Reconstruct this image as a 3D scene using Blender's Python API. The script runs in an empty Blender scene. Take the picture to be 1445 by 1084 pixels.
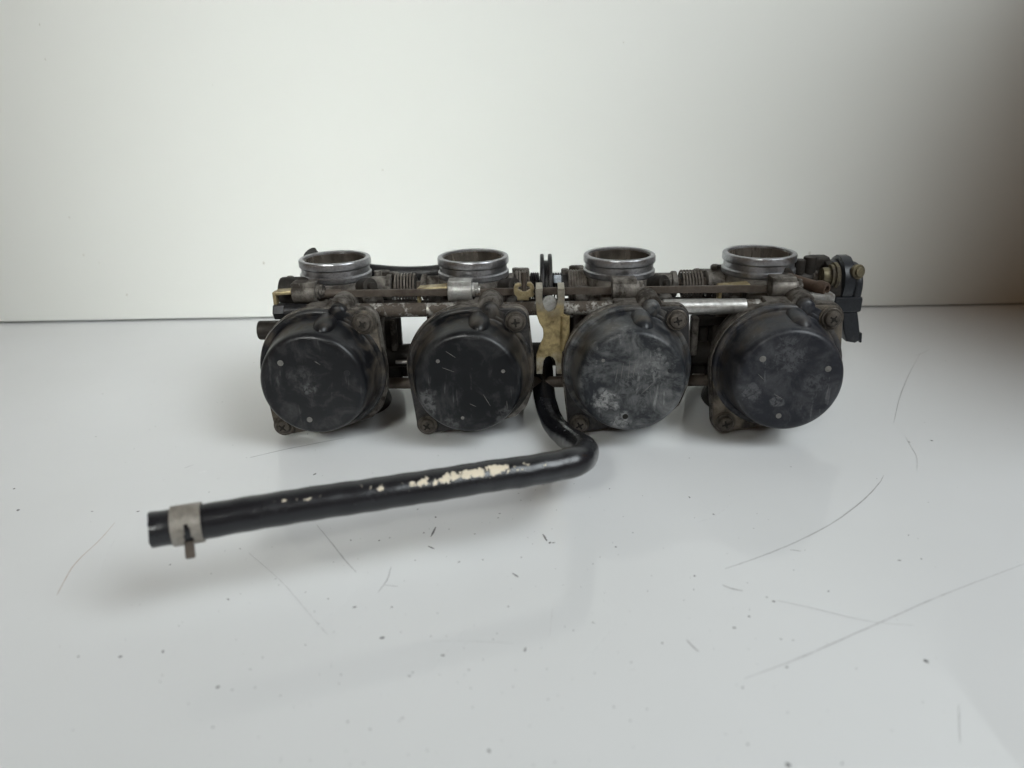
import bpy, bmesh, math, random
from mathutils import Vector, Matrix

random.seed(7)
MM = 0.001
sc = bpy.context.scene

# ------------------------------------------------------------------ camera
IW, IH, FPX = 1445.0, 1084.0, 1055.0
PITCH, ROLL, YAW = 0.3768, -0.019, -0.0283        # YAW: turn of the bank against the wall
CAM = Vector((-20.88, -430.13, 182.77))           # millimetres
_R0, _U0 = Vector((1, 0, 0)), Vector((0, math.sin(PITCH), math.cos(PITCH)))
FW = Vector((0, math.cos(PITCH), -math.sin(PITCH)))
RT = math.cos(ROLL) * _R0 + math.sin(ROLL) * _U0
UP = -math.sin(ROLL) * _R0 + math.cos(ROLL) * _U0
cd = bpy.data.cameras.new("camera")
cam = bpy.data.objects.new("camera", cd)
sc.collection.objects.link(cam)
m = Matrix.Identity(4)
for i in range(3):
    m[i][0], m[i][1], m[i][2], m[i][3] = RT[i], UP[i], -FW[i], CAM[i] * MM
cam.matrix_world = m
cd.sensor_width = 36.0
cd.lens = FPX / IW * 36.0
cd.clip_start, cd.clip_end = 0.01, 30.0
cd.dof.use_dof = True
cd.dof.focus_distance = 0.40
cd.dof.aperture_fstop = 8.0
sc.camera = cam

# ------------------------------------------------------------------ light
world = bpy.data.worlds.new("World")
sc.world = world
world.use_nodes = True
bg = world.node_tree.nodes["Background"]
bg.inputs[0].default_value = (1.0, 0.66, 0.38, 1)
bg.inputs[1].default_value = 0.105


def area(name, loc, target, sx, sy, power, col, spread=180):
    l = bpy.data.lights.new(name, 'AREA')
    l.shape = 'RECTANGLE'
    l.size, l.size_y = sx, sy
    l.energy = power
    l.color = col
    l.spread = math.radians(spread)
    o = bpy.data.objects.new(name, l)
    sc.collection.objects.link(o)
    o.location = loc
    o.rotation_euler = (Vector(target) - Vector(loc)).to_track_quat('-Z', 'Y').to_euler()
    return o


area("window_light", (0.94, -0.82, 1.15), (-0.04, -0.12, 0.0), 0.8, 0.8, 22.5, (0.885, 0.955, 0.985))
area("left_fill_light", (-0.62, -1.6, 1.2), (-0.14, 0.16, 0.10), 0.45, 0.45, 0.53, (0.97, 1.0, 0.96), 17)  # added fill that brightens the wall at left; no such lamp is seen
sc.view_settings.view_transform = 'Standard'
sc.view_settings.look = 'None'
sc.view_settings.exposure = 0.0
sc.view_settings.gamma = 1.0


# ------------------------------------------------------------------ pixel -> place
def _ray(px, py):
    return FW + RT * ((px - IW / 2) / FPX) - UP * ((py - IH / 2) / FPX)


_inv = Matrix.Rotation(-YAW, 3, 'Z')


def onY(px, py, y):
    """photo pixel -> bank coordinates (mm) on the vertical plane y"""
    d, o = _inv @ _ray(px, py), _inv @ CAM
    return o + d * ((y - o.y) / d.y)


def onZ(px, py, z, local=True):
    d, o = _ray(px, py), CAM
    p = o + d * ((z - o.z) / d.z)
    return _inv @ p if local else p


XS = [-123.0, -42.13, 42.64, 123.0]
CZ = 40.8           # height of the cap centres


# ------------------------------------------------------------------ materials
def new_mat(name):
    mt = bpy.data.materials.new(name)
    mt.use_nodes = True
    nt = mt.node_tree
    return mt, nt, nt.nodes["Principled BSDF"]


def nd(nt, t, **kw):
    n = nt.nodes.new(t)
    for k, v in kw.items():
        setattr(n, k, v)
    return n


def coords(nt, scale=(1, 1, 1)):
    tc = nd(nt, "ShaderNodeTexCoord")
    mp = nd(nt, "ShaderNodeMapping")
    mp.inputs["Scale"].default_value = scale
    nt.links.new(tc.outputs["Object"], mp.inputs["Vector"])
    oi = nd(nt, "ShaderNodeObjectInfo")
    ml = nd(nt, "ShaderNodeMath", operation='MULTIPLY')
    ml.inputs[1].default_value = 37.0
    nt.links.new(oi.outputs["Random"], ml.inputs[0])
    return mp.outputs["Vector"], ml.outputs[0]


def noise(nt, vec, w, scale, detail=6, rough=0.6, dist=0.0):
    n = nd(nt, "ShaderNodeTexNoise", noise_dimensions='4D')
    n.inputs["Scale"].default_value = scale
    n.inputs["Detail"].default_value = detail
    n.inputs["Roughness"].default_value = rough
    n.inputs["Distortion"].default_value = dist
    nt.links.new(vec, n.inputs["Vector"])
    nt.links.new(w, n.inputs["W"])
    return n.outputs["Fac"]


def ramp(nt, fac, stops):
    r = nd(nt, "ShaderNodeValToRGB")
    e = r.color_ramp.elements
    while len(e) < len(stops):
        e.new(0.5)
    for i, (p, c) in enumerate(stops):
        e[i].position = p
        e[i].color = (c, c, c, 1) if not isinstance(c, tuple) else (*c, 1)
    nt.links.new(fac, r.inputs[0])
    return r.outputs["Color"]


def mix(nt, fac, a, b, mode='MIX'):
    n = nd(nt, "ShaderNodeMix", data_type='RGBA', blend_type=mode)
    for s, v in ((n.inputs[0], fac), (n.inputs[6], a), (n.inputs[7], b)):
        if isinstance(v, (int, float)):
            s.default_value = v
        elif isinstance(v, tuple):
            s.default_value = (*v, 1)
        else:
            nt.links.new(v, s)
    return n.outputs[2]


def math_(nt, op, a, b=0.0, clamp=False):
    n = nd(nt, "ShaderNodeMath", operation=op, use_clamp=clamp)
    for s, v in ((n.inputs[0], a), (n.inputs[1], b)):
        if isinstance(v, (int, float)):
            s.default_value = v
        else:
            nt.links.new(v, s)
    return n.outputs[0]


def bump(nt, bsdf, h, strength, dist=0.0006):
    b = nd(nt, "ShaderNodeBump")
    b.inputs["Strength"].default_value = strength
    b.inputs["Distance"].default_value = dist
    nt.links.new(h, b.inputs["Height"])
    nt.links.new(b.outputs[0], bsdf.inputs["Normal"])


def grimy(name, clean, dirt, metal, rough, scale=90, lo=0.42, hi=0.62, bmp=0.35, dirt_rough=0.75, squash=(1, 1, 1)):
    """metal with patches of baked-on grime"""
    mt, nt, b = new_mat(name)
    v, w = coords(nt, squash)
    n1 = noise(nt, v, w, scale, 8, 0.65, 0.4)
    n2 = noise(nt, v, w, scale * 6, 5, 0.6)
    k = math_(nt, 'ADD', math_(nt, 'MULTIPLY', n1, 0.75), math_(nt, 'MULTIPLY', n2, 0.25))
    f = ramp(nt, k, [(lo, 0.0), (hi, 1.0)])
    var = ramp(nt, n2, [(0.3, 0.65), (0.75, 1.25)])
    col = mix(nt, f, clean, dirt)
    col = mix(nt, 1.0, col, var, 'MULTIPLY')
    nt.links.new(col, b.inputs["Base Color"])
    inv = math_(nt, 'SUBTRACT', 1.0, f)
    nt.links.new(math_(nt, 'MULTIPLY', inv, metal), b.inputs["Metallic"])
    rr = math_(nt, 'ADD', math_(nt, 'MULTIPLY', f, dirt_rough - rough), rough)
    nt.links.new(rr, b.inputs["Roughness"])
    b.inputs["Specular IOR Level"].default_value = 0.3
    bump(nt, b, k, bmp)
    return mt


M = {}
M['cast'] = grimy("dirty_casting", (0.27, 0.25, 0.225), (0.022, 0.017, 0.013), 0.75, 0.40, 95, 0.36, 0.56, 0.6)
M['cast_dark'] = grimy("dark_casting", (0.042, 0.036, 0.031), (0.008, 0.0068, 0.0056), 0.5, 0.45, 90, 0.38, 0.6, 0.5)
M['cast_clean'] = grimy("worn_alloy", (0.40, 0.40, 0.39), (0.10, 0.085, 0.07), 0.7, 0.38, 120, 0.44, 0.66)
M['spigot'] = grimy("machined_alloy", (0.37, 0.375, 0.395), (0.13, 0.12, 0.11), 0.95, 0.28, 150, 0.49, 0.78, 0.4, 0.5)
M['bore'] = grimy("bore_metal", (0.25, 0.22, 0.19), (0.05, 0.036, 0.027), 0.9, 0.22, 40, 0.45, 0.75, 0.05, 0.4, (1, 1, 0.15))
M['rail'] = grimy("worn_rail", (0.52, 0.51, 0.48), (0.06, 0.048, 0.038), 0.85, 0.33, 120, 0.40, 0.50, 0.6)
M['rail_shiny'] = grimy("bright_rail", (0.50, 0.495, 0.48), (0.10, 0.085, 0.07), 0.85, 0.36, 70, 0.50, 0.66, 0.35)
M['rod'] = grimy("brown_steel", (0.11, 0.092, 0.078), (0.045, 0.034, 0.026), 0.6, 0.42, 70, 0.4, 0.6, 0.2)
M['steel'] = grimy("spring_steel", (0.17, 0.15, 0.13), (0.05, 0.04, 0.032), 0.7, 0.4, 160, 0.42, 0.62, 0.2)
M['black_steel'] = grimy("black_steel", (0.018, 0.018, 0.02), (0.035, 0.03, 0.026), 0.4, 0.35, 120, 0.5, 0.7, 0.15)
M['brass'] = grimy("yellow_zinc", (0.36, 0.30, 0.175), (0.10, 0.066, 0.026), 0.75, 0.38, 130, 0.46, 0.66, 0.3)
M['rust'] = grimy("rusty_brass", (0.11, 0.074, 0.054), (0.035, 0.022, 0.016), 0.5, 0.5, 130, 0.4, 0.62, 0.3)
M['screw'] = grimy("dull_screw", (0.125, 0.11, 0.095), (0.024, 0.02, 0.016), 0.7, 0.36, 220, 0.42, 0.62, 0.3)
M['recess_shade_and_dot'] = grimy("recess_shade_and_dot", (0.014, 0.012, 0.01), (0.008, 0.007, 0.006), 0.2, 0.7, 200)  # near-black put in as shade of the screw cross; also one dark cap dot
M['clamp'] = grimy("clamp_steel", (0.36, 0.34, 0.31), (0.15, 0.13, 0.105), 0.75, 0.38, 120, 0.42, 0.66, 0.2)
M['sensor'] = grimy("sensor_plastic", (0.016, 0.018, 0.022), (0.05, 0.048, 0.046), 0.0, 0.33, 150, 0.55, 0.75, 0.15, 0.55)
M['rubber'] = grimy("black_rubber", (0.012, 0.012, 0.013), (0.03, 0.028, 0.026), 0.0, 0.42, 120, 0.5, 0.7, 0.15)
M['pale_mark'] = grimy("pale_mark", (0.17, 0.165, 0.155), (0.09, 0.087, 0.083), 0.0, 0.6, 400, 0.4, 0.7, 0.1)
M['dark_mark'] = grimy("dark_mark", (0.014, 0.015, 0.018), (0.024, 0.024, 0.025), 0.0, 0.5, 400, 0.4, 0.7, 0.1)
M['label'] = grimy("pale_tag", (0.55, 0.60, 0.66), (0.2, 0.2, 0.2), 0.3, 0.4, 300, 0.5, 0.7, 0.1)
M['flange_dust'] = grimy("dusty_flange", (0.17, 0.145, 0.115), (0.024, 0.021, 0.019), 0.2, 0.55, 95, 0.40, 0.58, 0.4)
M['dull_brass'] = grimy("dull_brass", (0.20, 0.175, 0.11), (0.05, 0.04, 0.028), 0.75, 0.35, 160, 0.42, 0.6, 0.3)
M['flange_black'] = grimy("black_flange", (0.022, 0.021, 0.022), (0.06, 0.054, 0.048), 0.0, 0.45, 85, 0.50, 0.72, 0.2)


def plated_mat():
    """yellow zinc plating, worn to bare steel on the forked ends, with brown stains"""
    mt, nt, b = new_mat("worn_zinc_plate")
    v, w = coords(nt)
    tc = nd(nt, "ShaderNodeTexCoord")
    sp = nd(nt, "ShaderNodeSeparateXYZ")
    nt.links.new(tc.outputs["Object"], sp.inputs[0])
    n1 = noise(nt, v, w, 160, 7, 0.65, 0.4)
    n2 = noise(nt, v, w, 420, 5, 0.65)
    z = math_(nt, 'ADD', math_(nt, 'MULTIPLY', sp.outputs[2], 10.0), math_(nt, 'MULTIPLY', math_(nt, 'SUBTRACT', n1, 0.5), 0.30))
    bare = ramp(nt, z, [(0.38, 1.0), (0.46, 0.0), (0.70, 0.0), (0.79, 1.0)])
    col = mix(nt, bare, (0.30, 0.235, 0.115), (0.37, 0.345, 0.29))
    st = ramp(nt, n1, [(0.44, 0.0), (0.64, 0.85)])
    st = math_(nt, 'MULTIPLY', st, math_(nt, 'SUBTRACT', 1.0, math_(nt, 'MULTIPLY', bare, 0.7)))
    col = mix(nt, st, col, (0.085, 0.058, 0.024))
    col = mix(nt, 1.0, col, ramp(nt, n2, [(0.3, 0.75), (0.75, 1.2)]), 'MULTIPLY')
    nt.links.new(col, b.inputs["Base Color"])
    nt.links.new(math_(nt, 'ADD', 0.35, math_(nt, 'MULTIPLY', bare, 0.5)), b.inputs["Metallic"])
    nt.links.new(math_(nt, 'SUBTRACT', math_(nt, 'ADD', 0.42, math_(nt, 'MULTIPLY', st, 0.3)), math_(nt, 'MULTIPLY', bare, 0.12)), b.inputs["Roughness"])
    bump(nt, b, math_(nt, 'ADD', n1, math_(nt, 'MULTIPLY', n2, 0.5)), 0.5, 0.0008)
    return mt


M['plated'] = plated_mat()


def cap_mat(name, dust, patches, tint=(0.17, 0.17, 0.172), lo=0.50, hi=0.72, scratch=0.5, film=(0.006, 0.007, 0.0095)):
    """black plastic dome, scuffed and dusty; patches: (x, z, radius, strength, squash) in mm from the cap centre"""
    mt, nt, b = new_mat(name)
    v, w = coords(nt)
    tc = nd(nt, "ShaderNodeTexCoord")
    n1 = noise(nt, v, w, 55, 9, 0.68, 1.2)
    n2 = noise(nt, v, w, 330, 6, 0.7, 0.6)
    mp = nd(nt, "ShaderNodeMapping")
    mp.inputs["Scale"].default_value = (1, 1, 0.12)
    mp.inputs["Rotation"].default_value = (0, 0.35, 0)
    nt.links.new(tc.outputs["Object"], mp.inputs["Vector"])
    n3 = noise(nt, mp.outputs[0], w, 420, 3, 0.5)
    f = math_(nt, 'MULTIPLY', ramp(nt, n1, [(lo, 0.0), (hi, 1.0)]), dust)
    for (x, z, r, s) in patches:
        d = nd(nt, "ShaderNodeVectorMath", operation='DISTANCE')
        nt.links.new(tc.outputs["Object"], d.inputs[0])
        d.inputs[1].default_value = (x * MM, -0.0715, (CZ + z) * MM)
        q = math_(nt, 'DIVIDE', d.outputs["Value"], r * MM)
        q = math_(nt, 'ADD', q, math_(nt, 'MULTIPLY', math_(nt, 'SUBTRACT', n1, 0.5), 2.6))
        g = ramp(nt, q, [(0.55, s), (0.9, 0.0)])
        g = math_(nt, 'MULTIPLY', g, ramp(nt, n2, [(0.42, 0.1), (0.56, 1.0)]))
        f = math_(nt, 'MAXIMUM', f, g)
    sm = math_(nt, 'MULTIPLY', ramp(nt, n3, [(0.60, 0.0), (0.66, 1.0)]), scratch)
    sm = math_(nt, 'MULTIPLY', sm, ramp(nt, n1, [(0.45, 0.0), (0.6, 1.0)]))
    f = math_(nt, 'MAXIMUM', f, sm)
    sp = nd(nt, "ShaderNodeSeparateXYZ")
    nt.links.new(tc.outputs["Object"], sp.inputs[0])
    onside = ramp(nt, math_(nt, 'ADD', math_(nt, 'MULTIPLY', sp.outputs[1], 10.0), 1.0), [(0.31, 0.0), (0.36, 1.0)])
    sd = math_(nt, 'MULTIPLY', onside, ramp(nt, noise(nt, v, w, 75, 7, 0.65, 0.8), [(0.46, 0.0), (0.66, 0.7)]))
    col = mix(nt, f, film, tint)
    col = mix(nt, sd, col, (0.075, 0.062, 0.048))
    col = mix(nt, 1.0, col, ramp(nt, n2, [(0.3, 0.75), (0.75, 1.3)]), 'MULTIPLY')
    nt.links.new(col, b.inputs["Base Color"])
    rr = math_(nt, 'ADD', 0.27, math_(nt, 'MULTIPLY', math_(nt, 'MAXIMUM', f, sd), 0.40))
    rr = math_(nt, 'ADD', rr, math_(nt, 'MULTIPLY', n2, 0.12))
    nt.links.new(rr, b.inputs["Roughness"])
    b.inputs["Specular IOR Level"].default_value = 0.3
    bump(nt, b, math_(nt, 'ADD', n2, math_(nt, 'MULTIPLY', n3, 0.6)), 0.2, 0.0004)
    return mt


CAPM = [
    cap_mat("cap_plastic_clean", 0.20, [(-2, -2, 5, 0.35), (-4, 3, 9, 0.15)], scratch=0.25, film=(0.006, 0.0064, 0.008)),
    cap_mat("cap_plastic_scraped", 0.18, [(-21, -10, 9, 0.42), (-10, -24, 7, 0.25), (20, -19, 7, 0.25)], scratch=0.3, film=(0.003, 0.0036, 0.005)),
    cap_mat("cap_plastic_scuffed", 0.58, [(-12, -10, 8, 0.95), (-5, -22, 7, 0.7), (10, 9, 10, 0.55), (5, -2, 16, 0.3)],
            (0.205, 0.208, 0.207), 0.44, 0.66, 0.9, (0.014, 0.016, 0.0195)),
    cap_mat("cap_plastic_dusty", 0.34, [(-20, -6, 7, 0.34), (-4, 14, 12, 0.26), (-5, -11, 4, 0.42), (13, -2, 8, 0.22)],
            (0.165, 0.165, 0.17), 0.44, 0.74, 0.5, (0.0115, 0.013, 0.018)),
]


def table_mat():
    mt, nt, b = new_mat("white_laminate")
    v, w = coords(nt)
    n1 = noise(nt, v, w, 6, 5, 0.6)
    n2 = noise(nt, v, w, 900, 3, 0.6)
    col = ramp(nt, n1, [(0.3, (0.685, 0.695, 0.70)), (0.7, (0.72, 0.73, 0.74))])
    nt.links.new(col, b.inputs["Base Color"])
    b.inputs["Roughness"].default_value = 0.07
    nt.links.new(ramp(nt, noise(nt, v, w, 25, 6, 0.7), [(0.3, 0.02), (0.8, 0.07)]), b.inputs["Roughness"])
    b.inputs["IOR"].default_value = 1.5
    bump(nt, b, n2, 0.015, 0.0002)
    return mt


def wall_mat():
    mt, nt, b = new_mat("white_wall_board")
    v, w = coords(nt)
    n1 = noise(nt, v, w, 3, 5, 0.6)
    col = ramp(nt, n1, [(0.3, (0.735, 0.745, 0.71)), (0.7, (0.765, 0.775, 0.745))])
    nt.links.new(col, b.inputs["Base Color"])
    b.inputs["Roughness"].default_value = 0.45
    b.inputs["Specular IOR Level"].default_value = 0.3
    bump(nt, b, noise(nt, v, w, 700, 4, 0.6), 0.03, 0.0003)
    return mt


def plain(name, col, rough=0.6):
    mt, nt, b = new_mat(name)
    v, w = coords(nt)
    n = noise(nt, v, w, 500, 4, 0.7)
    c2 = tuple(min(1, c * 1.35 + 0.01) for c in col)
    nt.links.new(ramp(nt, n, [(0.35, col), (0.7, c2)]), b.inputs["Base Color"])
    b.inputs["Roughness"].default_value = rough
    return mt


def wood_mat():
    mt, nt, b = new_mat("brown_wood")
    v, w = coords(nt, (1, 1, 0.08))
    n = noise(nt, v, w, 60, 6, 0.6, 0.5)
    nt.links.new(ramp(nt, n, [(0.3, (0.16, 0.08, 0.035)), (0.7, (0.30, 0.16, 0.075))]), b.inputs["Base Color"])
    b.inputs["Roughness"].default_value = 0.5
    return mt


# ------------------------------------------------------------------ mesh helpers (millimetres)
def smooth_obj(o, ang=35):
    me = o.data
    for p in me.polygons:
        p.use_smooth = True
    me.set_sharp_from_angle(angle=math.radians(ang))


def obj(name, bm, mat, parent=None, loc=(0, 0, 0), ang=35):
    bmesh.ops.recalc_face_normals(bm, faces=bm.faces)
    bmesh.ops.scale(bm, vec=(MM, MM, MM), verts=bm.verts)
    me = bpy.data.meshes.new(name)
    bm.to_mesh(me)
    bm.free()
    o = bpy.data.objects.new(name, me)
    for q in (mat if isinstance(mat, (list, tuple)) else [mat]):
        me.materials.append(q)
    sc.collection.objects.link(o)
    o.parent = parent
    o.location = Vector(loc) * MM
    smooth_obj(o, ang)
    wn = o.modifiers.new("weighted_normals", 'WEIGHTED_NORMAL')
    wn.keep_sharp = True
    wn.weight = 80
    return o


def reuse(src, parent, mat=None, loc=None):
    o = src.copy()
    sc.collection.objects.link(o)
    o.parent = parent
    if loc is not None:
        o.location = Vector(loc) * MM
    if mat is not None:
        o.material_slots[0].link = 'OBJECT'
        o.material_slots[0].material = mat
    return o


def frame_for(axis):
    a = Vector(axis).normalized()
    t = Vector((0, 0, 1)) if abs(a.z) < 0.9 else Vector((1, 0, 0))
    u = a.cross(t).normalized()
    return a, u, a.cross(u).normalized()


def lathe(bm, origin, axis, prof, seg=48, mi=0, closed=False):
    """prof: list of (distance along axis, radius); ends are capped unless radius 0 or closed ring profile"""
    a, u, v = frame_for(axis)
    o = Vector(origin)
    rings = []
    for (t, r) in prof:
        if r <= 1e-6:
            rings.append([bm.verts.new(o + a * t)])
        else:
            rings.append([bm.verts.new(o + a * t + (u * math.cos(2 * math.pi * k / seg) + v * math.sin(2 * math.pi * k / seg)) * r) for k in range(seg)])
    pairs = list(zip(rings, rings[1:]))
    if closed:
        pairs.append((rings[-1], rings[0]))
    for A, B in pairs:
        for k in range(seg):
            k2 = (k + 1) % seg
            if len(A) == 1 and len(B) == 1:
                continue
            if len(A) == 1:
                f = bm.faces.new((A[0], B[k], B[k2]))
            elif len(B) == 1:
                f = bm.faces.new((A[k], B[0], A[k2]))
            else:
                f = bm.faces.new((A[k], B[k], B[k2], A[k2]))
            f.material_index = mi
    if not closed:
        for Rg in (rings[0], rings[-1]):
            if len(Rg) > 1:
                bm.faces.new(Rg).material_index = mi


def cyl(bm, p0, p1, r, seg=32, bev=0.5, r1=None, mi=0):
    p0, p1 = Vector(p0), Vector(p1)
    L = (p1 - p0).length
    r1 = r if r1 is None else r1
    b = min(bev, L * 0.3, r * 0.4)
    lathe(bm, p0, p1 - p0, [(0, r - b), (b * 0.3, r - b * 0.3), (b, r), (L - b, r1), (L - b * 0.3, r1 - b * 0.3), (L, r1 - b)], seg, mi)


def box(bm, c, s, bev=0.6, rot=None, mi=0, segs=2):
    b2 = bmesh.new()
    bmesh.ops.create_cube(b2, size=1)
    bmesh.ops.scale(b2, vec=s, verts=b2.verts)
    if bev > 0:
        bmesh.ops.bevel(b2, geom=list(b2.edges), offset=bev, segments=segs, affect='EDGES', profile=0.5)
    if rot is not None:
        bmesh.ops.rotate(b2, matrix=rot, verts=b2.verts)
    bmesh.ops.translate(b2, vec=c, verts=b2.verts)
    for f in b2.faces:
        f.material_index = mi
    _merge(bm, b2)


def _merge(bm, b2):
    me = bpy.data.meshes.new("tmp")
    b2.to_mesh(me)
    b2.free()
    bm.from_mesh(me)
    bpy.data.meshes.remove(me)


def prism(bm, pts, y0, y1, bev=0.5, axis='Y', mi=0, segs=2):
    """outline (x, z) extruded along Y from y0 to y1 (or (y, z) along X)"""
    b2 = bmesh.new()
    mk = (lambda p, d: (p[0], d, p[1])) if axis == 'Y' else ((lambda p, d: (d, p[0], p[1])) if axis == 'X' else (lambda p, d: (p[0], p[1], d)))
    vs = [b2.verts.new(mk(p, y0)) for p in pts]
    f = b2.faces.new(vs)
    r = bmesh.ops.extrude_face_region(b2, geom=[f])
    d = {'Y': (0, y1 - y0, 0), 'X': (y1 - y0, 0, 0), 'Z': (0, 0, y1 - y0)}[axis]
    bmesh.ops.translate(b2, vec=d, verts=[g for g in r['geom'] if isinstance(g, bmesh.types.BMVert)])
    bmesh.ops.recalc_face_normals(b2, faces=b2.faces)
    if bev > 0:
        caps = [f for f in b2.faces if len(f.verts) == len(pts)]
        es = {e for f in caps for e in f.edges}
        bmesh.ops.bevel(b2, geom=list(es), offset=bev, segments=segs, affect='EDGES', profile=0.5)
    for f in b2.faces:
        f.material_index = mi
    _merge(bm, b2)


def spline(pts, n=10):
    pts = [Vector(p) for p in pts]
    P = [pts[0] * 2 - pts[1]] + pts + [pts[-1] * 2 - pts[-2]]
    out = []
    for i in range(1, len(P) - 2):
        a, b, c, d = P[i - 1], P[i], P[i + 1], P[i + 2]
        for k in range(n):
            t = k / n
            out.append(0.5 * ((2 * b) + (c - a) * t + (2 * a - 5 * b + 4 * c - d) * t * t + (3 * b - a - 3 * c + d) * t ** 3))
    out.append(pts[-1])
    return out


def tube(bm, path, r, seg=16, cap=True, mi=0, rfun=None):
    path = [Vector(p) for p in path]
    prev, rings, frames = None, [], []
    for i, p in enumerate(path):
        t = (path[min(i + 1, len(path) - 1)] - path[max(i - 1, 0)]).normalized()
        if prev is None:
            ref = Vector((0, 0, 1)) if abs(t.z) < 0.8 else Vector((0, 1, 0))
            u = (ref - t * ref.dot(t)).normalized()
        else:
            u = (prev - t * prev.dot(t)).normalized()
        prev = u
        v = t.cross(u)
        frames.append((p, t, u, v))
        ring = []
        for k in range(seg):
            a = 2 * math.pi * k / seg
            rr = rfun(i, a) if rfun else r
            ring.append(bm.verts.new(p + (u * math.cos(a) + v * math.sin(a)) * rr))
        rings.append(ring)
    for A, B in zip(rings, rings[1:]):
        for k in range(seg):
            k2 = (k + 1) % seg
            bm.faces.new((A[k], A[k2], B[k2], B[k])).material_index = mi
    if cap:
        bm.faces.new(rings[0]).material_index = mi
        bm.faces.new(rings[-1]).material_index = mi
    return frames


def spring(bm, x0, x1, y, z, R, wire, turns, seg=8):
    n = int(turns * 20)
    path = [(x0 + (x1 - x0) * i / n, y + R * math.cos(2 * math.pi * turns * i / n), z + R * math.sin(2 * math.pi * turns * i / n)) for i in range(n + 1)]
    tube(bm, path, wire, seg)


def hull2d(pts):
    pts = sorted(set((round(a, 4), round(b, 4)) for a, b in pts))

    def half(ps):
        h = []
        for p in ps:
            while len(h) > 1 and (h[-1][0] - h[-2][0]) * (p[1] - h[-2][1]) - (h[-1][1] - h[-2][1]) * (p[0] - h[-2][0]) <= 0:
                h.pop()
            h.append(p)
        return h[:-1]
    return half(pts) + half(pts[::-1])


def circ(cx, cz, r, n=64):
    return [(cx + r * math.cos(2 * math.pi * k / n), cz + r * math.sin(2 * math.pi * k / n)) for k in range(n)]


# ------------------------------------------------------------------ setting
def sheet(name, x0, x1, y0, y1, z0, z1, mat):
    bm = bmesh.new()
    box(bm, ((x0 + x1) / 2, (y0 + y1) / 2, (z0 + z1) / 2), (x1 - x0, y1 - y0, z1 - z0), 0.8)
    o = obj(name, bm, mat, ang=5)
    o["kind"] = "structure"
    return o


WALL_Y = 197.0
table = sheet("table", -1300, 1300, -700, WALL_Y + 36, -22, 0, table_mat())
table["label"] = "white glossy scratched table top under the carburettor bank"
# the board stops a little above the table top and leaves a dark slit, wider at its left end
bm = bmesh.new()
prism(bm, [(-1300, 2.7), (1300, 0.3), (1300, 1400), (-1300, 1400)], WALL_Y, WALL_Y + 18, 0.3)
box(bm, (0, WALL_Y + 50, 650), (2600, 20, 1500), 0.5)
wall = obj("wall", bm, wall_mat(), ang=5)
wall["kind"] = "structure"
wall["label"] = "plain white board wall behind the table"

# unseen brown wooden panel, added out of frame to shade the right corner
bm = bmesh.new()
box(bm, (470, WALL_Y - 201, 215), (26, 398, 430), 2)
side = obj("shade_panel", bm, wood_mat())
side["kind"] = "structure"
side["label"] = "unseen brown wooden panel added out of frame to shade the right corner"

# ------------------------------------------------------------------ the carburettor bank
bank = bpy.data.objects.new("carburetor_bank", None)
sc.collection.objects.link(bank)
bank.rotation_euler = (0, 0, YAW)
bank["label"] = "dirty bank of four motorcycle carburettors with black round caps and a hose"
bank["category"] = "carburetors"

EAR1, EAR2 = (25.2, 68.2), (-25.0, 8.6)       # cap screws
SHAFT_Z = 74.5


def build_body():
    bm = bmesh.new()
    # barrel
    lathe(bm, (0, 0, 0), (0, 0, 1), [(8, 23), (14, 23.5), (50, 22), (62, 22.5), (72, 21.5), (80, 20.2), (81.6, 19.6)], 48)
    # diaphragm housing
    lathe(bm, (0, -8, CZ), (0, -1, 0), [(0, 24), (8, 27), (22, 31), (33, 33.5), (37, 34.2)], 56)
    # flange plate
    pts = circ(0, CZ, 35.0) + circ(*EAR1, 7.2, 24) + circ(*EAR2, 6.6, 24) + [(27.5, 75.0), (24.5, 11.5), (30.5, 17.5), (34.4, 28.5), (14, 75.5)]
    prism(bm, hull2d(pts), -47.6, -42.0, 0.7)
    # ribs and bosses of the casting
    box(bm, (0, -18, 70), (26, 18, 12), 2.0)
    box(bm, (10, -33, 73), (16, 16, 6), 1.5)
    box(bm, (-12, -20, 66), (14, 14, 10), 2.0)
    cyl(bm, (11.5, -47.2, 74.0), (11.5, -30, 74.0), 6.6, 28, 1.0)
    box(bm, (1, -38, 73.2), (16, 10, 5), 1.2)
    box(bm, (24, -14, 52), (10, 7, 40), 1.5)
    box(bm, (-23, -10, 50), (8, 12, 30), 1.5)
    return bm


def build_spigot():
    bm = bmesh.new()
    T = 93.1
    lathe(bm, (0, 0, 0), (0, 0, 1), [
        (T - 15, 19.6), (T - 12.2, 19.9), (T - 11.6, 20.5), (T - 11.0, 20.65), (T - 9.0, 20.6), (T - 8.5, 20.1), (T - 8.2, 19.7), (T - 5.1, 19.6), (T - 4.7, 20.0),
        (T - 4.4, 20.55), (T - 3.9, 20.75), (T - 1.2, 20.7), (T - 0.4, 20.3), (T - 0.05, 19.6), (T, 18.6), (T - 0.4, 17.95), (T - 1.2, 17.75),
        (T - 13.5, 17.75)], 72, closed=True)
    return bm


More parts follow.
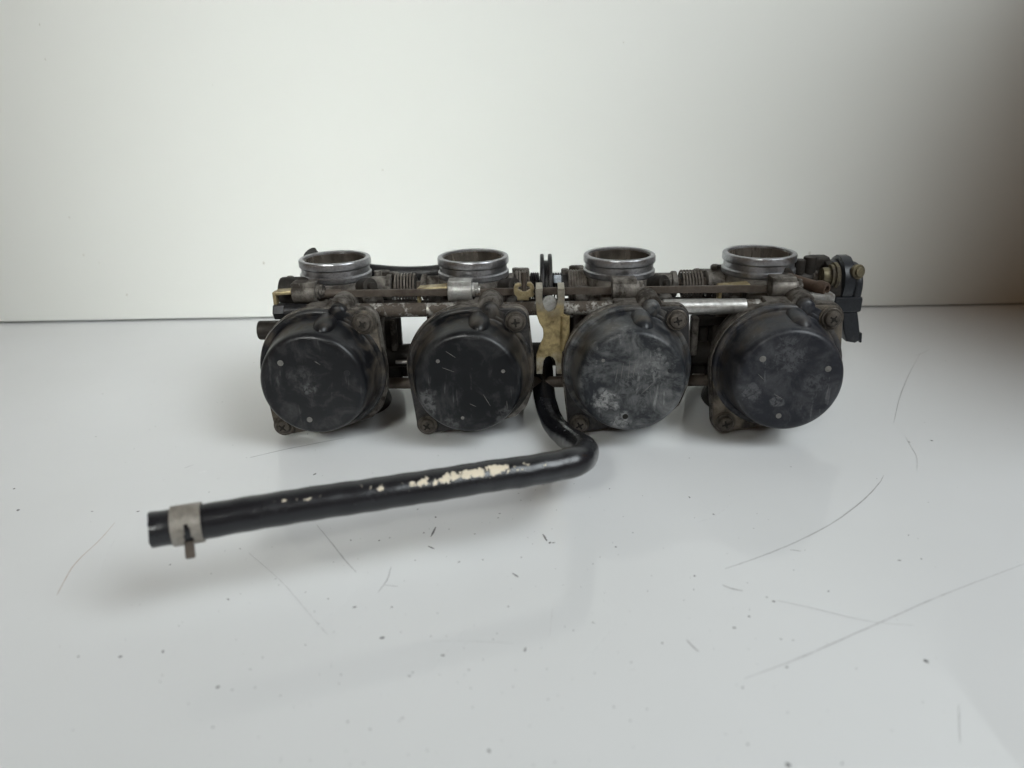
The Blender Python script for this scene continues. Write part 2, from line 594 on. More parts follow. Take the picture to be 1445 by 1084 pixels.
def build_bore():
    bm = bmesh.new()
    a = [(91.7, 17.72), (60, 17.5), (20, 17.5), (20, 16.9), (60, 16.9), (91.7, 17.0)]
    lathe(bm, (0, 0, 0), (0, 0, 1), a, 64, closed=True)
    # throttle plate, closed and slightly tilted
    b2 = bmesh.new()
    lathe(b2, (0, 0, 0), (0, 0, 1), [(-0.7, 16.8), (0.7, 16.8)], 48)
    bmesh.ops.rotate(b2, matrix=Matrix.Rotation(math.radians(8), 3, 'X'), verts=b2.verts)
    bmesh.ops.translate(b2, vec=(0, 0, SHAFT_Z - 6), verts=b2.verts)
    _merge(bm, b2)
    return bm


def build_cap():
    bm = bmesh.new()
    lathe(bm, (0, 0, CZ), (0, -1, 0), [
        (46.0, 34.6), (49.0, 34.6), (50.3, 34.3), (51.0, 33.5), (51.1, 32.6), (50.8, 31.6), (51.6, 30.8), (53.5, 30.3), (60, 29.4), (66, 28.6),
        (68.6, 28.1), (70.0, 27.5), (71.0, 26.6), (71.5, 25.4), (71.75, 23.5), (71.85, 12), (71.9, 0)], 96)
    # vent bulge on the shoulder: a rounded finger along the dome
    lathe(bm, (5.4, -49.5, CZ + 27.4), (0.03, -1, -0.06), [(0, 6.0), (7, 5.9), (12, 5.5), (15.0, 4.5), (17.0, 2.9), (17.9, 1.1), (18.0, 0)], 28)
    # passage boss at the rim and the ridge from it towards the screw
    lathe(bm, (11.5, -41, CZ + 32.6), (0, -1, 0), [(0, 5.0), (8.6, 4.9), (9.8, 4.2), (10.5, 2.8), (10.8, 0)], 28)
    box(bm, (17.8, -49.4, CZ + 29.6), (13, 2.8, 5.4), 1.3, Matrix.Rotation(math.radians(28), 3, 'Y'))
    return bm


def build_cap_flange():
    bm = bmesh.new()
    pts = circ(0, CZ, 33.8) + circ(EAR1[0], EAR1[1], 6.4, 24) + circ(EAR2[0], EAR2[1], 6.2, 24) + [(33.2, 52)]
    prism(bm, hull2d(pts), -50.2, -47.8, 0.7)
    cyl(bm, (EAR1[0], -47.9, EAR1[1]), (EAR1[0], -51.4, EAR1[1]), 6.5, 28, 0.6)
    cyl(bm, (EAR2[0], -47.9, EAR2[1]), (EAR2[0], -51.4, EAR2[1]), 6.1, 28, 0.6)
    return bm


def build_screw():
    """Phillips pan head pointing to -Y, washer below, origin at the seat"""
    bm = bmesh.new()
    lathe(bm, (0, 0, 0), (0, -1, 0), [(0, 5.6), (0.7, 5.6), (1.0, 5.3), (1.0, 4.3), (2.0, 4.25), (2.8, 3.7), (3.2, 2.6), (3.3, 1.6)], 32)
    # slightly raised dark cross; its colour stands in for shade in a recess
    for a in (0.5, 0.5 + math.pi / 2):
        R = Matrix.Rotation(a, 3, 'Y')
        box(bm, (0, -3.05, 0), (4.6, 0.62, 1.0), 0.12, R, 1, 1)
    cyl(bm, (0, -3.0, 0), (0, -3.38, 0), 1.05, 12, 0.1, mi=1)
    return bm


def build_choke_boss():
    bm = bmesh.new()
    cyl(bm, (-6.6, 0, 0), (6.6, 0, 0), 5.6, 28, 0.7)
    box(bm, (0, 0.5, 4.0), (13.2, 9.5, 4.6), 0.7)
    box(bm, (0, 3.0, -4.5), (11, 8, 6), 1.0)
    lathe(bm, (6.4, 0, 0.5), (1, 0, 0), [(0, 4.0), (1.6, 4.0), (1.6, 2.6), (3.0, 2.6), (3.3, 2.0), (4.6, 2.0)], 20)
    box(bm, (9.0, -1.0, 3.0), (2.2, 3.0, 3.4), 0.5)
    return bm


def build_bowl():
    bm = bmesh.new()
    box(bm, (0, 40, 38), (50, 34, 52), 5.0, segs=3)
    box(bm, (0, 24.6, 38), (56, 4, 58), 1.0)
    cyl(bm, (0, 20, 38), (0, 26, 38), 20, 32, 0.5)
    return bm


def build_bell():
    bm = bmesh.new()
    lathe(bm, (0, 0, 0), (0, 0, 1), [(0, 25.5), (1.5, 26.2), (4, 25.8), (9, 23.8), (9, 18), (0, 18)], 48, closed=True)
    return bm


def build_shaft_boss(sgn, length):
    bm = bmesh.new()
    cyl(bm, (sgn * 17, 0, SHAFT_Z), (sgn * length, 0, SHAFT_Z), 6.6, 28, 0.8)
    cyl(bm, (sgn * (length - 3.5), 0, SHAFT_Z), (sgn * (length - 0.5), 0, SHAFT_Z), 7.6, 28, 0.5)
    box(bm, (sgn * 20.5, -5, SHAFT_Z - 3), (11, 16, 10), 1.6)
    return bm


shared = {}
BODY_MAT = [M['cast'], M['cast'], M['cast'], M['cast']]
FL_MAT = [M['flange_dust'], M['flange_black'], M['flange_black'], M['flange_dust']]
CAP_LABEL = ["cleaner black cap with pale round dots", "black cap with a pale scrape on its edge",
             "grey scuffed cap with beige smears", "dusty black cap with three pale dots"]
BOSS_DX = [-10.2, -5.4, -0.6, 4.6]
BOSS_MAT = [M['cast'], M['cast_clean'], M['cast'], M['cast']]
SHAFT_L = [(-30, 33), (-31, 24), (-17.5, 34), (-30, 34)]
dots = [[(395.6, 512.6), (489.5, 527), (436.8, 592.4)], [(617.8, 510), (710, 524), (652.8, 590)],
        [(851.3, 509), (945.3, 523.2), (882.3, 588)], [(1076.5, 506.8), (1168.8, 520.8), (1098.8, 587)]]
DOT_STYLE = [[(1.6, 'pale_mark'), (1.6, 'dark_mark'), (1.5, 'pale_mark')], [(1.0, 'pale_mark'), (1.0, 'pale_mark'), (0.9, 'pale_mark')],
             [(0.9, 'pale_mark'), (1.2, 'dark_mark'), (1.5, 'recess_shade_and_dot')], [(1.65, 'pale_mark'), (1.6, 'pale_mark'), (1.45, 'pale_mark')]]


def get(key, builder, mat, parent, loc=(0, 0, 0), name=None):
    if key not in shared:
        shared[key] = obj(name or key, builder(), mat, parent, loc)
        return shared[key]
    return reuse(shared[key], parent, mat if not isinstance(mat, (list, tuple)) else None, loc)


CARBS = []
for i, x in enumerate(XS):
    c = get("carburetor", build_body, BODY_MAT[i], bank, (x, 0, 0))
    CARBS.append(c)
    get("outlet_spigot", build_spigot, M['spigot'], c)
    get("throttle_bore", build_bore, M['bore'], c)
    k = get("diaphragm_cap", build_cap, CAPM[i], c, (0.3, 0, 0))
    k["label"] = CAP_LABEL[i]
    get("cap_flange", build_cap_flange, FL_MAT[i], c)
    for (ex, ez), rot in ((EAR1, random.uniform(0, 1.5)), (EAR2, random.uniform(0, 1.5))):
        s = get("cap_screw", build_screw, [M['screw'], M['recess_shade_and_dot']], c, (ex, -51.3, ez))
        s.rotation_euler = (0, rot, 0)
    b = get("choke_boss", build_choke_boss, BOSS_MAT[i], c, (BOSS_DX[i], -30, 79.6))
    q = onY(*[(513, 402), (716, 402), (926, 398), (1094, 388)][i], -16)
    bm = bmesh.new()
    cyl(bm, (14, -8, q.z - 3.5), (q.x - x + 4.5, -18.5, q.z), 4.7, 24, 0.8)
    cyl(bm, (q.x - x + 3.6, -17.7, q.z - 0.3), (q.x - x + 6.2, -20.2, q.z + 0.2), 2.2, 16, 0.4)
    obj("port_boss", bm, M['cast_dark'], c)
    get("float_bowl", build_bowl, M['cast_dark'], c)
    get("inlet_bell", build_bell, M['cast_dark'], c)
    l, r = SHAFT_L[i]
    obj("shaft_boss", build_shaft_boss(-1, -l), M['cast'], c)
    obj("shaft_boss", build_shaft_boss(1, r), M['cast'], c)
    for (px, py), (rad, mt) in zip(dots[i], DOT_STYLE[i]):
        p = onY(px, py, -71.9)
        bm = bmesh.new()
        cyl(bm, (0, 0.4, 0), (0, -0.18, 0), rad, 16, 0.1)
        obj("mould_mark", bm, M[mt], c, (p.x - x, -71.85, p.z))

# light scratches on the second and third caps
for ci_, px in [(1, [(629, 496), (643, 505)]), (1, [(624, 519), (641, 525)]), (1, [(682, 557), (692, 573)]), (1, [(663, 570), (672, 574)]), (1, [(715, 566), (716, 576)]),
                (2, [(880, 512), (876, 535)]), (2, [(889, 508), (886, 540)]), (2, [(897, 512), (893, 533)]), (2, [(872, 520), (868, 540)]), (2, [(905, 556), (922, 540)]),
                (0, [(444, 510), (452, 515)]), (3, [(1092, 556), (1104, 563)]), (3, [(1070, 528), (1078, 536)])]:
    p0, p1 = (onY(a, b, -71.9) for a, b in px)
    d = p1 - p0
    bm = bmesh.new()
    prism(bm, [(-d.length / 2, -0.04), (0, -0.14), (d.length / 2, -0.03), (d.length / 2, 0.04), (0, 0.12), (-d.length / 2, 0.05)], -0.06, 0.3, 0)
    o = obj("cap_scratch", bm, M['pale_mark'], CARBS[ci_], ((p0.x + p1.x) / 2 - XS[ci_], -71.9, (p0.z + p1.z) / 2))
    o.rotation_euler = (0, -math.atan2(d.z, d.x), 0)

# ---- rail that ties the bodies together
RAIL_Y, RAIL_Z = -34.0, 70.2


def rail_piece(x0, x1, r, mat, name="mounting_rail"):
    bm = bmesh.new()
    cyl(bm, (x0, RAIL_Y, RAIL_Z), (x1, RAIL_Y, RAIL_Z), r, 32, 0.6)
    return obj(name, bm, mat, bank)


rail_piece(-145, -66, 3.9, M['rail'])
rail_piece(-66, 63, 3.8, M['rail'])
rail_piece(63, 108, 4.3, M['rail_shiny'])
rail_piece(108, 150, 3.8, M['rail'])
bm = bmesh.new()
cyl(bm, (-150.5, RAIL_Y, RAIL_Z), (-144, RAIL_Y, RAIL_Z), 4.6, 6, 0.6)
cyl(bm, (-144.2, RAIL_Y, RAIL_Z), (-132, RAIL_Y, RAIL_Z), 4.2, 24, 0.5)
obj("rail_end_plug", bm, M['black_steel'], bank)

# ---- flat choke rod
bm = bmesh.new()
box(bm, (-1.5, -30.5, 79.0), (242, 1.8, 4.0), 0.4)
cyl(bm, (-122, -30.0, 79.0), (-113, -30.0, 79.0), 2.4, 16, 0.3)
obj("choke_rod", bm, M['rod'], bank)

# ---- throttle shaft with its springs
bm = bmesh.new()
cyl(bm, (-150, 0, SHAFT_Z), (168, 0, SHAFT_Z), 3.6, 20, 0.3)
obj("throttle_shaft", bm, M['rod'], bank)
for (x0, x1, R, wire, n, mt) in [(-88.5, -76, 7.7, 0.62, 7, 'steel'), (-17.4, -8.8, 8.2, 0.7, 5, 'steel'), (-8.6, -3.6, 7.2, 0.6, 4, 'black_steel'),
                                  (4.2, 9.5, 7.0, 0.55, 3.5, 'black_steel'), (13.0, 24.6, 8.4, 0.75, 7.5, 'steel'), (78.8, 91, 7.7, 0.62, 7, 'steel')]:
    bm = bmesh.new()
    spring(bm, x0, x1, 0, SHAFT_Z, R, wire, n)
    obj("return_spring", bm, M[mt], bank)
for x0, x1, rr in ((-88.5, -76, 6.4), (78.8, 91, 6.4), (9.5, 25, 6.4), (-19, -4, 5.6)):
    bm = bmesh.new()
    cyl(bm, (x0, 0, SHAFT_Z), (x1, 0, SHAFT_Z), rr, 24, 0.3)
    obj("shaft_collar", bm, M['cast_dark'], bank)

bm = bmesh.new()
cyl(bm, (-110, -4, 64.2), (112, -4, 64.2), 3.4, 20, 0.3)
obj("sync_bar", bm, M['cast_dark'], bank)

# ---- cable pulley: two thin discs round a hub
pul = None
bm = bmesh.new()
cyl(bm, (-1.0, 0, SHAFT_Z), (1.6, 0, SHAFT_Z), 14.6, 40, 0.2)
cyl(bm, (-3.6, 0, SHAFT_Z), (4.2, 0, SHAFT_Z), 6.0, 24, 0.3)
pul = obj("cable_pulley", bm, M['black_steel'], bank)
for x0 in (-3.2, 1.4):
    bm = bmesh.new()
    cyl(bm, (x0, 0, SHAFT_Z), (x0 + 2.2, 0, SHAFT_Z), 18.4, 56, 0.7)
    obj("pulley_disc", bm, M['black_steel'], pul)
bm = bmesh.new()
box(bm, (6.6, -8, 80.2), (4.4, 3, 4.2), 0.5)
obj("cable_tag", bm, M['label'], bank)

# ---- zinc bracket between the middle carburettors
bp = [(755.2, 410), (756.6, 407.8), (764, 407.8), (765.5, 410), (765.6, 424), (766.6, 431), (769.2, 437.4), (774, 440.7), (779, 439.6), (783, 436), (785.6, 430),
      (786.9, 423), (786.9, 410), (788.5, 408.4), (796, 408.4), (797.4, 410), (796.8, 424), (795.2, 443), (800.6, 447), (801, 486), (799, 491), (793, 497.5),
      (794.6, 506), (794.2, 518), (793.3, 528), (785.6, 528), (784.4, 516), (783.4, 509.6), (780.4, 505), (775, 502.6), (770, 505), (767.2, 510), (766.2, 518), (765.5, 528),
      (756.5, 528), (756, 512), (756.8, 501), (761, 489), (766.2, 477.5), (766.8, 471), (766.0, 464), (761, 456), (758, 447), (756.4, 436)]
BRY = -42.5
pts = [(p.x, p.z) for p in (onY(a, b, BRY) for a, b in bp)]
bm = bmesh.new()
prism(bm, pts, BRY, BRY + 1.8, 0.55)
brk = obj("linkage_bracket", bm, M['plated'], bank)
e0, e1 = onY(797.5, 446, BRY), onY(797.5, 494, BRY)
bm = bmesh.new()
lathe(bm, (e0.x, BRY + 0.2, e1.z), (0, 0, 1), [(0, 2.5), (e0.z - e1.z, 2.5), (e0.z - e1.z, 1.5), (0, 1.5)], 20, closed=True)
obj("rolled_edge", bm, M['plated'], brk)
p = onY(775.5, 431, BRY)
bm = bmesh.new()
cyl(bm, (p.x, -37.5, p.z), (p.x, -40.6, p.z), 4.4, 24, 0.9)
obj("bracket_screw", bm, M['cast_clean'], brk)
for a in (761, 792):
    q = onY(a, 412, BRY)
    bm = bmesh.new()
    box(bm, (q.x, BRY + 4.6, q.z + 1.6), (3.6, 9.4, 1.5), 0.4, Matrix.Rotation(math.radians(8), 3, 'X'))
    obj("bent_prong", bm, M['plated'], brk)

# ---- brass fork clip on the choke rod
cp = [(724.6, 407), (726.5, 402.5), (731, 400.4), (735.5, 401.4), (736, 404.4), (731.5, 405.6), (731, 409.6), (736, 411.5), (744, 411.5), (748, 409.4), (747, 405.4),
      (743, 403.2), (744.4, 399.6), (749, 399.6), (753, 403.6), (754, 408), (752, 412.5), (754, 416.5), (751.5, 420), (747, 420), (746, 424.5), (730, 424.5), (729, 419), (725.4, 415.5)]
pts = [(p.x, p.z) for p in (onY(a, b, -35.5) for a, b in cp)]
bm = bmesh.new()
prism(bm, pts, -35.5, -31.8, 0.6)
clip = obj("fork_clip", bm, M['brass'], bank)
q = onY(739.5, 400, -33.5)
bm = bmesh.new()
cyl(bm, (q.x, -33.5, q.z - 5), (q.x, -33.5, q.z + 6), 1.3, 16, 0.2)
obj("clip_pin", bm, M['rod'], clip)

# ---- starter levers: small brass tongues beside the bosses
for (a, b, yy) in [(410, 411, -30), (612, 406, -24), (1035, 403, -24)]:
    q = onY(a, b, yy)
    bm = bmesh.new()
    box(bm, (q.x, yy, q.z), (17, 8, 2.2), 0.8, Matrix.Rotation(math.radians(-4), 3, 'Y'))
    box(bm, (q.x - 8, yy - 2, q.z - 3.5), (2.0, 5, 8), 0.5)
    obj("starter_lever", bm, M['brass'], bank)

# ---- left end of the shaft
bm = bmesh.new()
p = onY(396, 410, -16)
cyl(bm, (p.x, -14, SHAFT_Z + 1.5), (-125, -14, SHAFT_Z + 1.5), 8.6, 32, 1.0)
obj("end_housing", bm, M['cast_dark'], bank)
bm = bmesh.new()
q = onY(378, 466, -16)
cyl(bm, (q.x - 5, -16, q.z), (-120, -16, q.z), 5.6, 24, 0.8)
obj("idle_screw_boss", bm, M['cast_dark'], bank)

# ---- screws and lugs behind the shaft
for (a, b, yy, sx, sy, sz) in [(1003, 383, 14, 12, 8, 5), (1014, 377, 16, 9, 6, 6), (988, 383, 12, 8, 6, 6), (814, 378, 12, 9, 8, 5), (803, 385, 8, 9, 7, 9),
                                (540, 385, 10, 8, 8, 6), (735, 381, 10, 10, 6, 5), (552, 387, 6, 9, 6, 6)]:
    q = onY(a, b, yy)
    bm = bmesh.new()
    box(bm, (q.x, yy, q.z - sz * 0.3), (sx, sy, sz), 1.2)
    cyl(bm, (q.x - sx * 0.3, yy - sy * 0.4, q.z - 3), (q.x - sx * 0.3, yy - sy * 0.4, q.z + sz * 0.35), 2.2, 14, 0.4)
    box(bm, (q.x, yy * 0.5, q.z - sz * 0.5 - 2.5), (sx * 0.7, yy, 5), 1.0)
    obj("adjuster_lug", bm, M['cast'], bank)

# ---- lower cross tubes
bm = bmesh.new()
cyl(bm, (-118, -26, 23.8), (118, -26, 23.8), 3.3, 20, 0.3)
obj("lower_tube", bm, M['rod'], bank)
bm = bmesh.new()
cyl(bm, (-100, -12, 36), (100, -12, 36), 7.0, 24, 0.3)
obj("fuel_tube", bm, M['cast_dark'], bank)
for a, b in ((566, 511), (985, 530)):
    q = onY(a, b, -20)
    bm = bmesh.new()
    cyl(bm, (q.x - 3.2, -20, q.z), (q.x + 3.6, -20, q.z), 1.2, 14, 0.3)
    obj("link_pin", bm, M['rail_shiny'], bank)

# side arms seen in the gaps between the bodies
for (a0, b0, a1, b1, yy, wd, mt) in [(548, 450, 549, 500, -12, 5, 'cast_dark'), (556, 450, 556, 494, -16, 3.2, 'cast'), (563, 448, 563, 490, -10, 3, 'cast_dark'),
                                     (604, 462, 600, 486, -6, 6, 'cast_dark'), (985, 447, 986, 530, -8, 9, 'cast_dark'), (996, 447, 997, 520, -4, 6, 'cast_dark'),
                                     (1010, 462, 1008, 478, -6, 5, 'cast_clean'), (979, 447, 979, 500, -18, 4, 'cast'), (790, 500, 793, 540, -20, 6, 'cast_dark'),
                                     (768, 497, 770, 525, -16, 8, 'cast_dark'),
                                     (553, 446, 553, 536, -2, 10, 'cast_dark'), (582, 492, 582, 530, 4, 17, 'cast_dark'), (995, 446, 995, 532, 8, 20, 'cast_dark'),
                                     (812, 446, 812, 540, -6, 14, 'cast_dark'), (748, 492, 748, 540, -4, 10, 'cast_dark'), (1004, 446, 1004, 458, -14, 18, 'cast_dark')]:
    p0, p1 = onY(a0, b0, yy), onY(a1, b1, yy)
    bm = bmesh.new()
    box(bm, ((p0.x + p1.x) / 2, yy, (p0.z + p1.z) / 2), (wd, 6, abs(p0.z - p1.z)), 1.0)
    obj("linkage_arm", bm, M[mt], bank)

# ---- vent hose running behind the first two bodies
pa = [onY(437, 357, 24), onY(452, 372, 28), onY(500, 380, 30), onY(560, 386, 30), onY(610, 385, 30), onY(640, 380, 28)]
bm = bmesh.new()
tube(bm, spline(pa, 8), 4.6, 18)
obj("vent_hose", bm, M['rubber'], bank)

# ---- throttle position sensor on the right end
SY = -13.0
def xat(px, py, y):
    return onY(px, py, y).x
zt = onY(1196, 361, -3).z
bm = bmesh.new()
# drum of the sensor, a faceted disc seen almost edge-on
lathe(bm, (xat(1186, 390, -10), -1, zt - 14.2), (1, 0, 0), [(0, 12.6), (1.2, 14.2), (6.6, 14.2), (7.4, 13.4)], 14)
# back drum and foot
cyl(bm, (xat(1174, 395, -8), 0, zt - 15), (xat(1188, 395, -8), 0, zt - 15), 12.2, 36, 1.2)
fz0, fz1 = onY(1200, 441, SY).z, onY(1200, 419, SY).z
fx0, fx1 = xat(1176, 430, SY), xat(1216.5, 430, SY)
box(bm, ((fx0 + fx1) / 2, SY + 5.5, (fz0 + fz1) / 2), (fx1 - fx0, 13, fz1 - fz0), 1.5)
tps = obj("throttle_sensor", bm, M['sensor'], bank)
bm = bmesh.new()
cv = [(-1 + 12.8 * math.sin(a), zt - 16.5 + 12.6 * math.cos(a)) for a in [math.radians(d) for d in range(100, -101, -10)]]
prism(bm, cv + [(-12.5, fz0 + 2), (6, fz0 + 2)], xat(1203.5, 395, -10), xat(1216.5, 395, -10), 1.8, 'X', segs=3)
obj("sensor_cover", bm, M['sensor'], tps)
so = [(1189, 440), (1210, 440), (1212, 456), (1213, 468), (1213, 480), (1206, 484), (1194, 482), (1190, 466)]
pts = [(p.x, p.z) for p in (onY(a, b, SY) for a, b in so)]
bm = bmesh.new()
prism(bm, pts, SY - 1.0, SY + 9, 1.2)
con = obj("sensor_connector", bm, M['sensor'], tps)
bm = bmesh.new()
q = onY(1213.5, 476, SY + 3)
box(bm, (q.x, SY + 4, q.z), (1.4, 5, 6), 0.5, Matrix.Rotation(math.radians(-6), 3, 'Y'))
obj("connector_latch", bm, M['sensor'], tps)
bm = bmesh.new()
q = onY(1209.5, 384, SY)
lathe(bm, (q.x, SY + 1.2, q.z), (0.3, -1, 0.12), [(0, 4.2), (2.0, 4.2), (2.4, 3.8), (2.4, 2.8), (3.6, 2.6), (3.9, 1.8)], 24)
obj("sensor_screw", bm, M['dull_brass'], tps)
bm = bmesh.new()
lathe(bm, (156.5, -9, 80.5), (1, 0, 0), [(0, 4.6), (4, 4.8), (4.2, 6.4), (6.0, 6.4), (6.2, 7.4), (7.8, 7.6), (8.6, 6.6)], 32)
bush = obj("shaft_bushing", bm, M['dull_brass'], bank)
bm = bmesh.new()
box(bm, (150, 4, 83), (22, 8, 6), 1.4)
cyl(bm, (146, -2, 80), (146, -2, 88.5), 3.2, 18, 0.6)
cyl(bm, (152, -1, 80), (152, -1, 90), 3.8, 18, 0.8)
box(bm, (158, 3, 85), (12, 9, 9), 2)
cyl(bm, (140, 0, 76), (166, 0, 76), 6.0, 24, 0.6)
cyl(bm, (160, 0, 74), (168, 0, 74), 13.5, 32, 1.0)
obj("sensor_mount", bm, M['cast_dark'], bank)

# ---- rusty nipple at the right
n0, n1 = onY(1124, 397, -24), onY(1167, 409, -38)
ax = (n1 - n0)
L = ax.length
bm = bmesh.new()
lathe(bm, n0, ax, [(-6, 3.4), (L - 7, 3.1), (L - 5.6, 3.8), (L - 4.2, 4.1), (L - 0.6, 3.7), (L, 3.3), (L, 2.1), (L - 5, 2.0), (-6, 2.0)], 24, closed=True)
nip = obj("hose_nipple", bm, M['rust'], bank)
bm = bmesh.new()
box(bm, (147, -36, 75.5), (13, 9, 5), 1.4)
obj("end_lug", bm, M['cast_clean'], bank)


# ---- fuel hose: out of the middle, down to the table, round and away to the left
def hose_mat():
    mt, nt, b = new_mat("hose_rubber")
    v, w = coords(nt)
    tc = nd(nt, "ShaderNodeTexCoord")
    sep = nd(nt, "ShaderNodeSeparateXYZ")
    nt.links.new(tc.outputs["UV"], sep.inputs[0])
    u, ang = sep.outputs[0], sep.outputs[1]          # u: millimetres along / 1000, ang: 0..1 around
    n1 = noise(nt, v, w, 260, 6, 0.65, 0.3)
    n2 = noise(nt, v, w, 70, 5, 0.6)
    # worn stripe: along part of the length, on the shoulder that faces up and forward
    al = ramp(nt, u, [(0.0, 0.0), (WEAR[0], 0.0), (WEAR[1], 0.55), (WEAR[2], 1.0), (WEAR[3], 0.95), (WEAR[3] * 0.6 + WEAR[4] * 0.4, 0.62), (WEAR[4], 0.4), (WEAR[5], 0.36), (WEAR[5] + 0.012, 0.0)])
    au = nd(nt, "ShaderNodeMath", operation='SUBTRACT')
    nt.links.new(ang, au.inputs[0])
    au.inputs[1].default_value = HOSE_ANG
    ab = math_(nt, 'ABSOLUTE', au.outputs[0])
    ar = ramp(nt, ab, [(0.0, 1.0), (0.035, 0.84), (0.09, 0.0)])
    k = math_(nt, 'MULTIPLY', al, ar)
    k = math_(nt, 'ADD', math_(nt, 'MULTIPLY', k, 0.285), n1)
    f = ramp(nt, k, [(0.715, 0.0), (0.735, 1.0)])
    # weave
    wv = nd(nt, "ShaderNodeTexWave", wave_type='BANDS', bands_direction='DIAGONAL')
    wv.inputs["Scale"].default_value = 420
    wv.inputs["Distortion"].default_value = 5.0
    wv.inputs["Detail"].default_value = 2
    nt.links.new(v, wv.inputs["Vector"])
    blk = ramp(nt, n2, [(0.35, (0.006, 0.0065, 0.009)), (0.7, (0.016, 0.017, 0.02))])
    col = mix(nt, f, blk, (0.62, 0.55, 0.43))
    nt.links.new(col, b.inputs["Base Color"])
    rr = math_(nt, 'ADD', math_(nt, 'MULTIPLY', f, 0.3), math_(nt, 'ADD', 0.12, math_(nt, 'MULTIPLY', n1, 0.24)))
    nt.links.new(rr, b.inputs["Roughness"])
    h = math_(nt, 'ADD', math_(nt, 'MULTIPLY', wv.outputs["Fac"], 0.22), math_(nt, 'ADD', n1, math_(nt, 'MULTIPLY', f, -0.5)))
    bump(nt, b, h, 0.22, 0.0006)
    return mt


HOSE_R = 6.35
HOSE_ANG = 0.93
hp = [onY(764, 505, -16), onY(766, 535, -22), onY(770, 568, -32), onY(781, 597, -46), onY(797, 615, -64), onY(812, 625, -88), onY(825, 635, -116),
      onZ(818, 648, 38), onZ(787, 657.5, 39), onZ(740, 665.5, 39.6), onZ(700, 671, 40), onZ(600, 687, 40.4), onZ(500, 702, 40.7), onZ(400, 717, 41), onZ(300, 734, 41),
      onZ(240, 744, 41), onZ(214, 748, 41)]
hp[4].z = max(hp[4].z, 6.6)
hpath = spline(hp, 10)
# hose runs from its free end backwards so that u starts at the bend side
bm = bmesh.new()
cum = [0.0]
for a, b in zip(hpath, hpath[1:]):
    cum.append(cum[-1] + (b - a).length)
total = cum[-1]
SEG = 40
rnd = [0.22 * math.sin(k * 0.45) + 0.10 * math.sin(k * 1.15 + 1) + random.uniform(-0.08, 0.08) for k in range(SEG)]
frames = tube(bm, hpath, HOSE_R, SEG, cap=False, rfun=lambda i, a: HOSE_R + 0.09 * math.sin(cum[i] * 0.55 + 2 * a) + 0.06 * math.sin(cum[i] * 0.21 + a))
bm.verts.ensure_lookup_table()
nring = len(hpath)
# ragged free end with an inner wall
p, t, u, v = frames[-1]
for k in range(SEG):
    bm.verts[(nring - 1) * SEG + k].co += t * rnd[k] * 1.1
inner0, inner1 = [], []
outer = [bm.verts[(nring - 1) * SEG + k] for k in range(SEG)]
allv = list(bm.verts)
for k in range(SEG):
    a = 2 * math.pi * k / SEG
    d = u * math.cos(a) + v * math.sin(a)
    inner0.append(bm.verts.new(p + d * 3.6 + t * rnd[k] * 0.5))
    inner1.append(bm.verts.new(p + d * 3.5 - t * 14))
for k in range(SEG):
    k2 = (k + 1) % SEG
    bm.faces.new((outer[k], outer[k2], inner0[k2], inner0[k]))
    bm.faces.new((inner0[k], inner0[k2], inner1[k2], inner1[k]))
bm.faces.new(inner1)
uvl = bm.loops.layers.uv.new("uv")
idx = {}
for i in range(nring):
    for k in range(SEG):
        idx[allv[i * SEG + k]] = (i, k)
for f in bm.faces:
    ks = [idx.get(l.vert) for l in f.loops]
    if None in ks:
        continue
    wrap = max(q[1] for q in ks) - min(q[1] for q in ks) > SEG // 2
    for l, q in zip(f.loops, ks):
        kk = q[1] + (SEG if wrap and q[1] < SEG // 2 else 0)
        l[uvl].uv = (cum[q[0]] / 1000.0, kk / SEG)
mid = min(range(nring), key=lambda i: abs((hpath[i] - hp[10]).length))
_p, _t, _u, _v = frames[mid]
_d = Vector((0, -0.66, 0.75))
HOSE_ANG = (math.atan2(_d.dot(_v), _d.dot(_u)) / (2 * math.pi)) % 1.0
WEAR = [cum[min(range(nring), key=lambda i: (hpath[i] - q).length)] / 1000.0 for q in (hp[8], hp[9], hp[10], hp[11], hp[12], hp[13])]
hose = obj("fuel_hose", bm, hose_mat(), bank, ang=60)
hose["label"] = "black hose with cream worn patches along its middle"

# spring-band clamp near the free end
ci = min(range(nring), key=lambda i: abs(total - cum[i] - 11.5))
p, t, u, v = frames[ci]
t = (frames[-1][0] - frames[ci - 6][0]).normalized()
vv = (p * MM)
up = (Vector((0, 0, 1)) - t * t.z).normalized()          # straight up, square to the hose
fr = t.cross(up)
if fr.y > 0:
    fr = -fr                                              # towards the camera side
bm = bmesh.new()
NA, NU = 72, 20
WID = 10.0
grid = [[[None] * (NU + 1) for _ in range(NA)] for _ in range(2)]
for s, rr in ((0, HOSE_R + 0.22), (1, HOSE_R + 0.85)):
    for a in range(NA):
        th = 2 * math.pi * a / NA
        d = fr * math.cos(th) + up * math.sin(th)
        for q in range(NU + 1):
            grid[s][a][q] = bm.verts.new(p + t * (q / NU - 0.5) * WID + d * rr)


def in_slot(a, q):
    th = 360.0 * (a + 0.5) / NA
    th = th - 360 if th > 180 else th
    c = (q + 0.5) / NU - 0.46
    if -38 < th < 32:
        return abs(c) < 0.06 + 0.13 * (32 - th) / 70.0
    return False


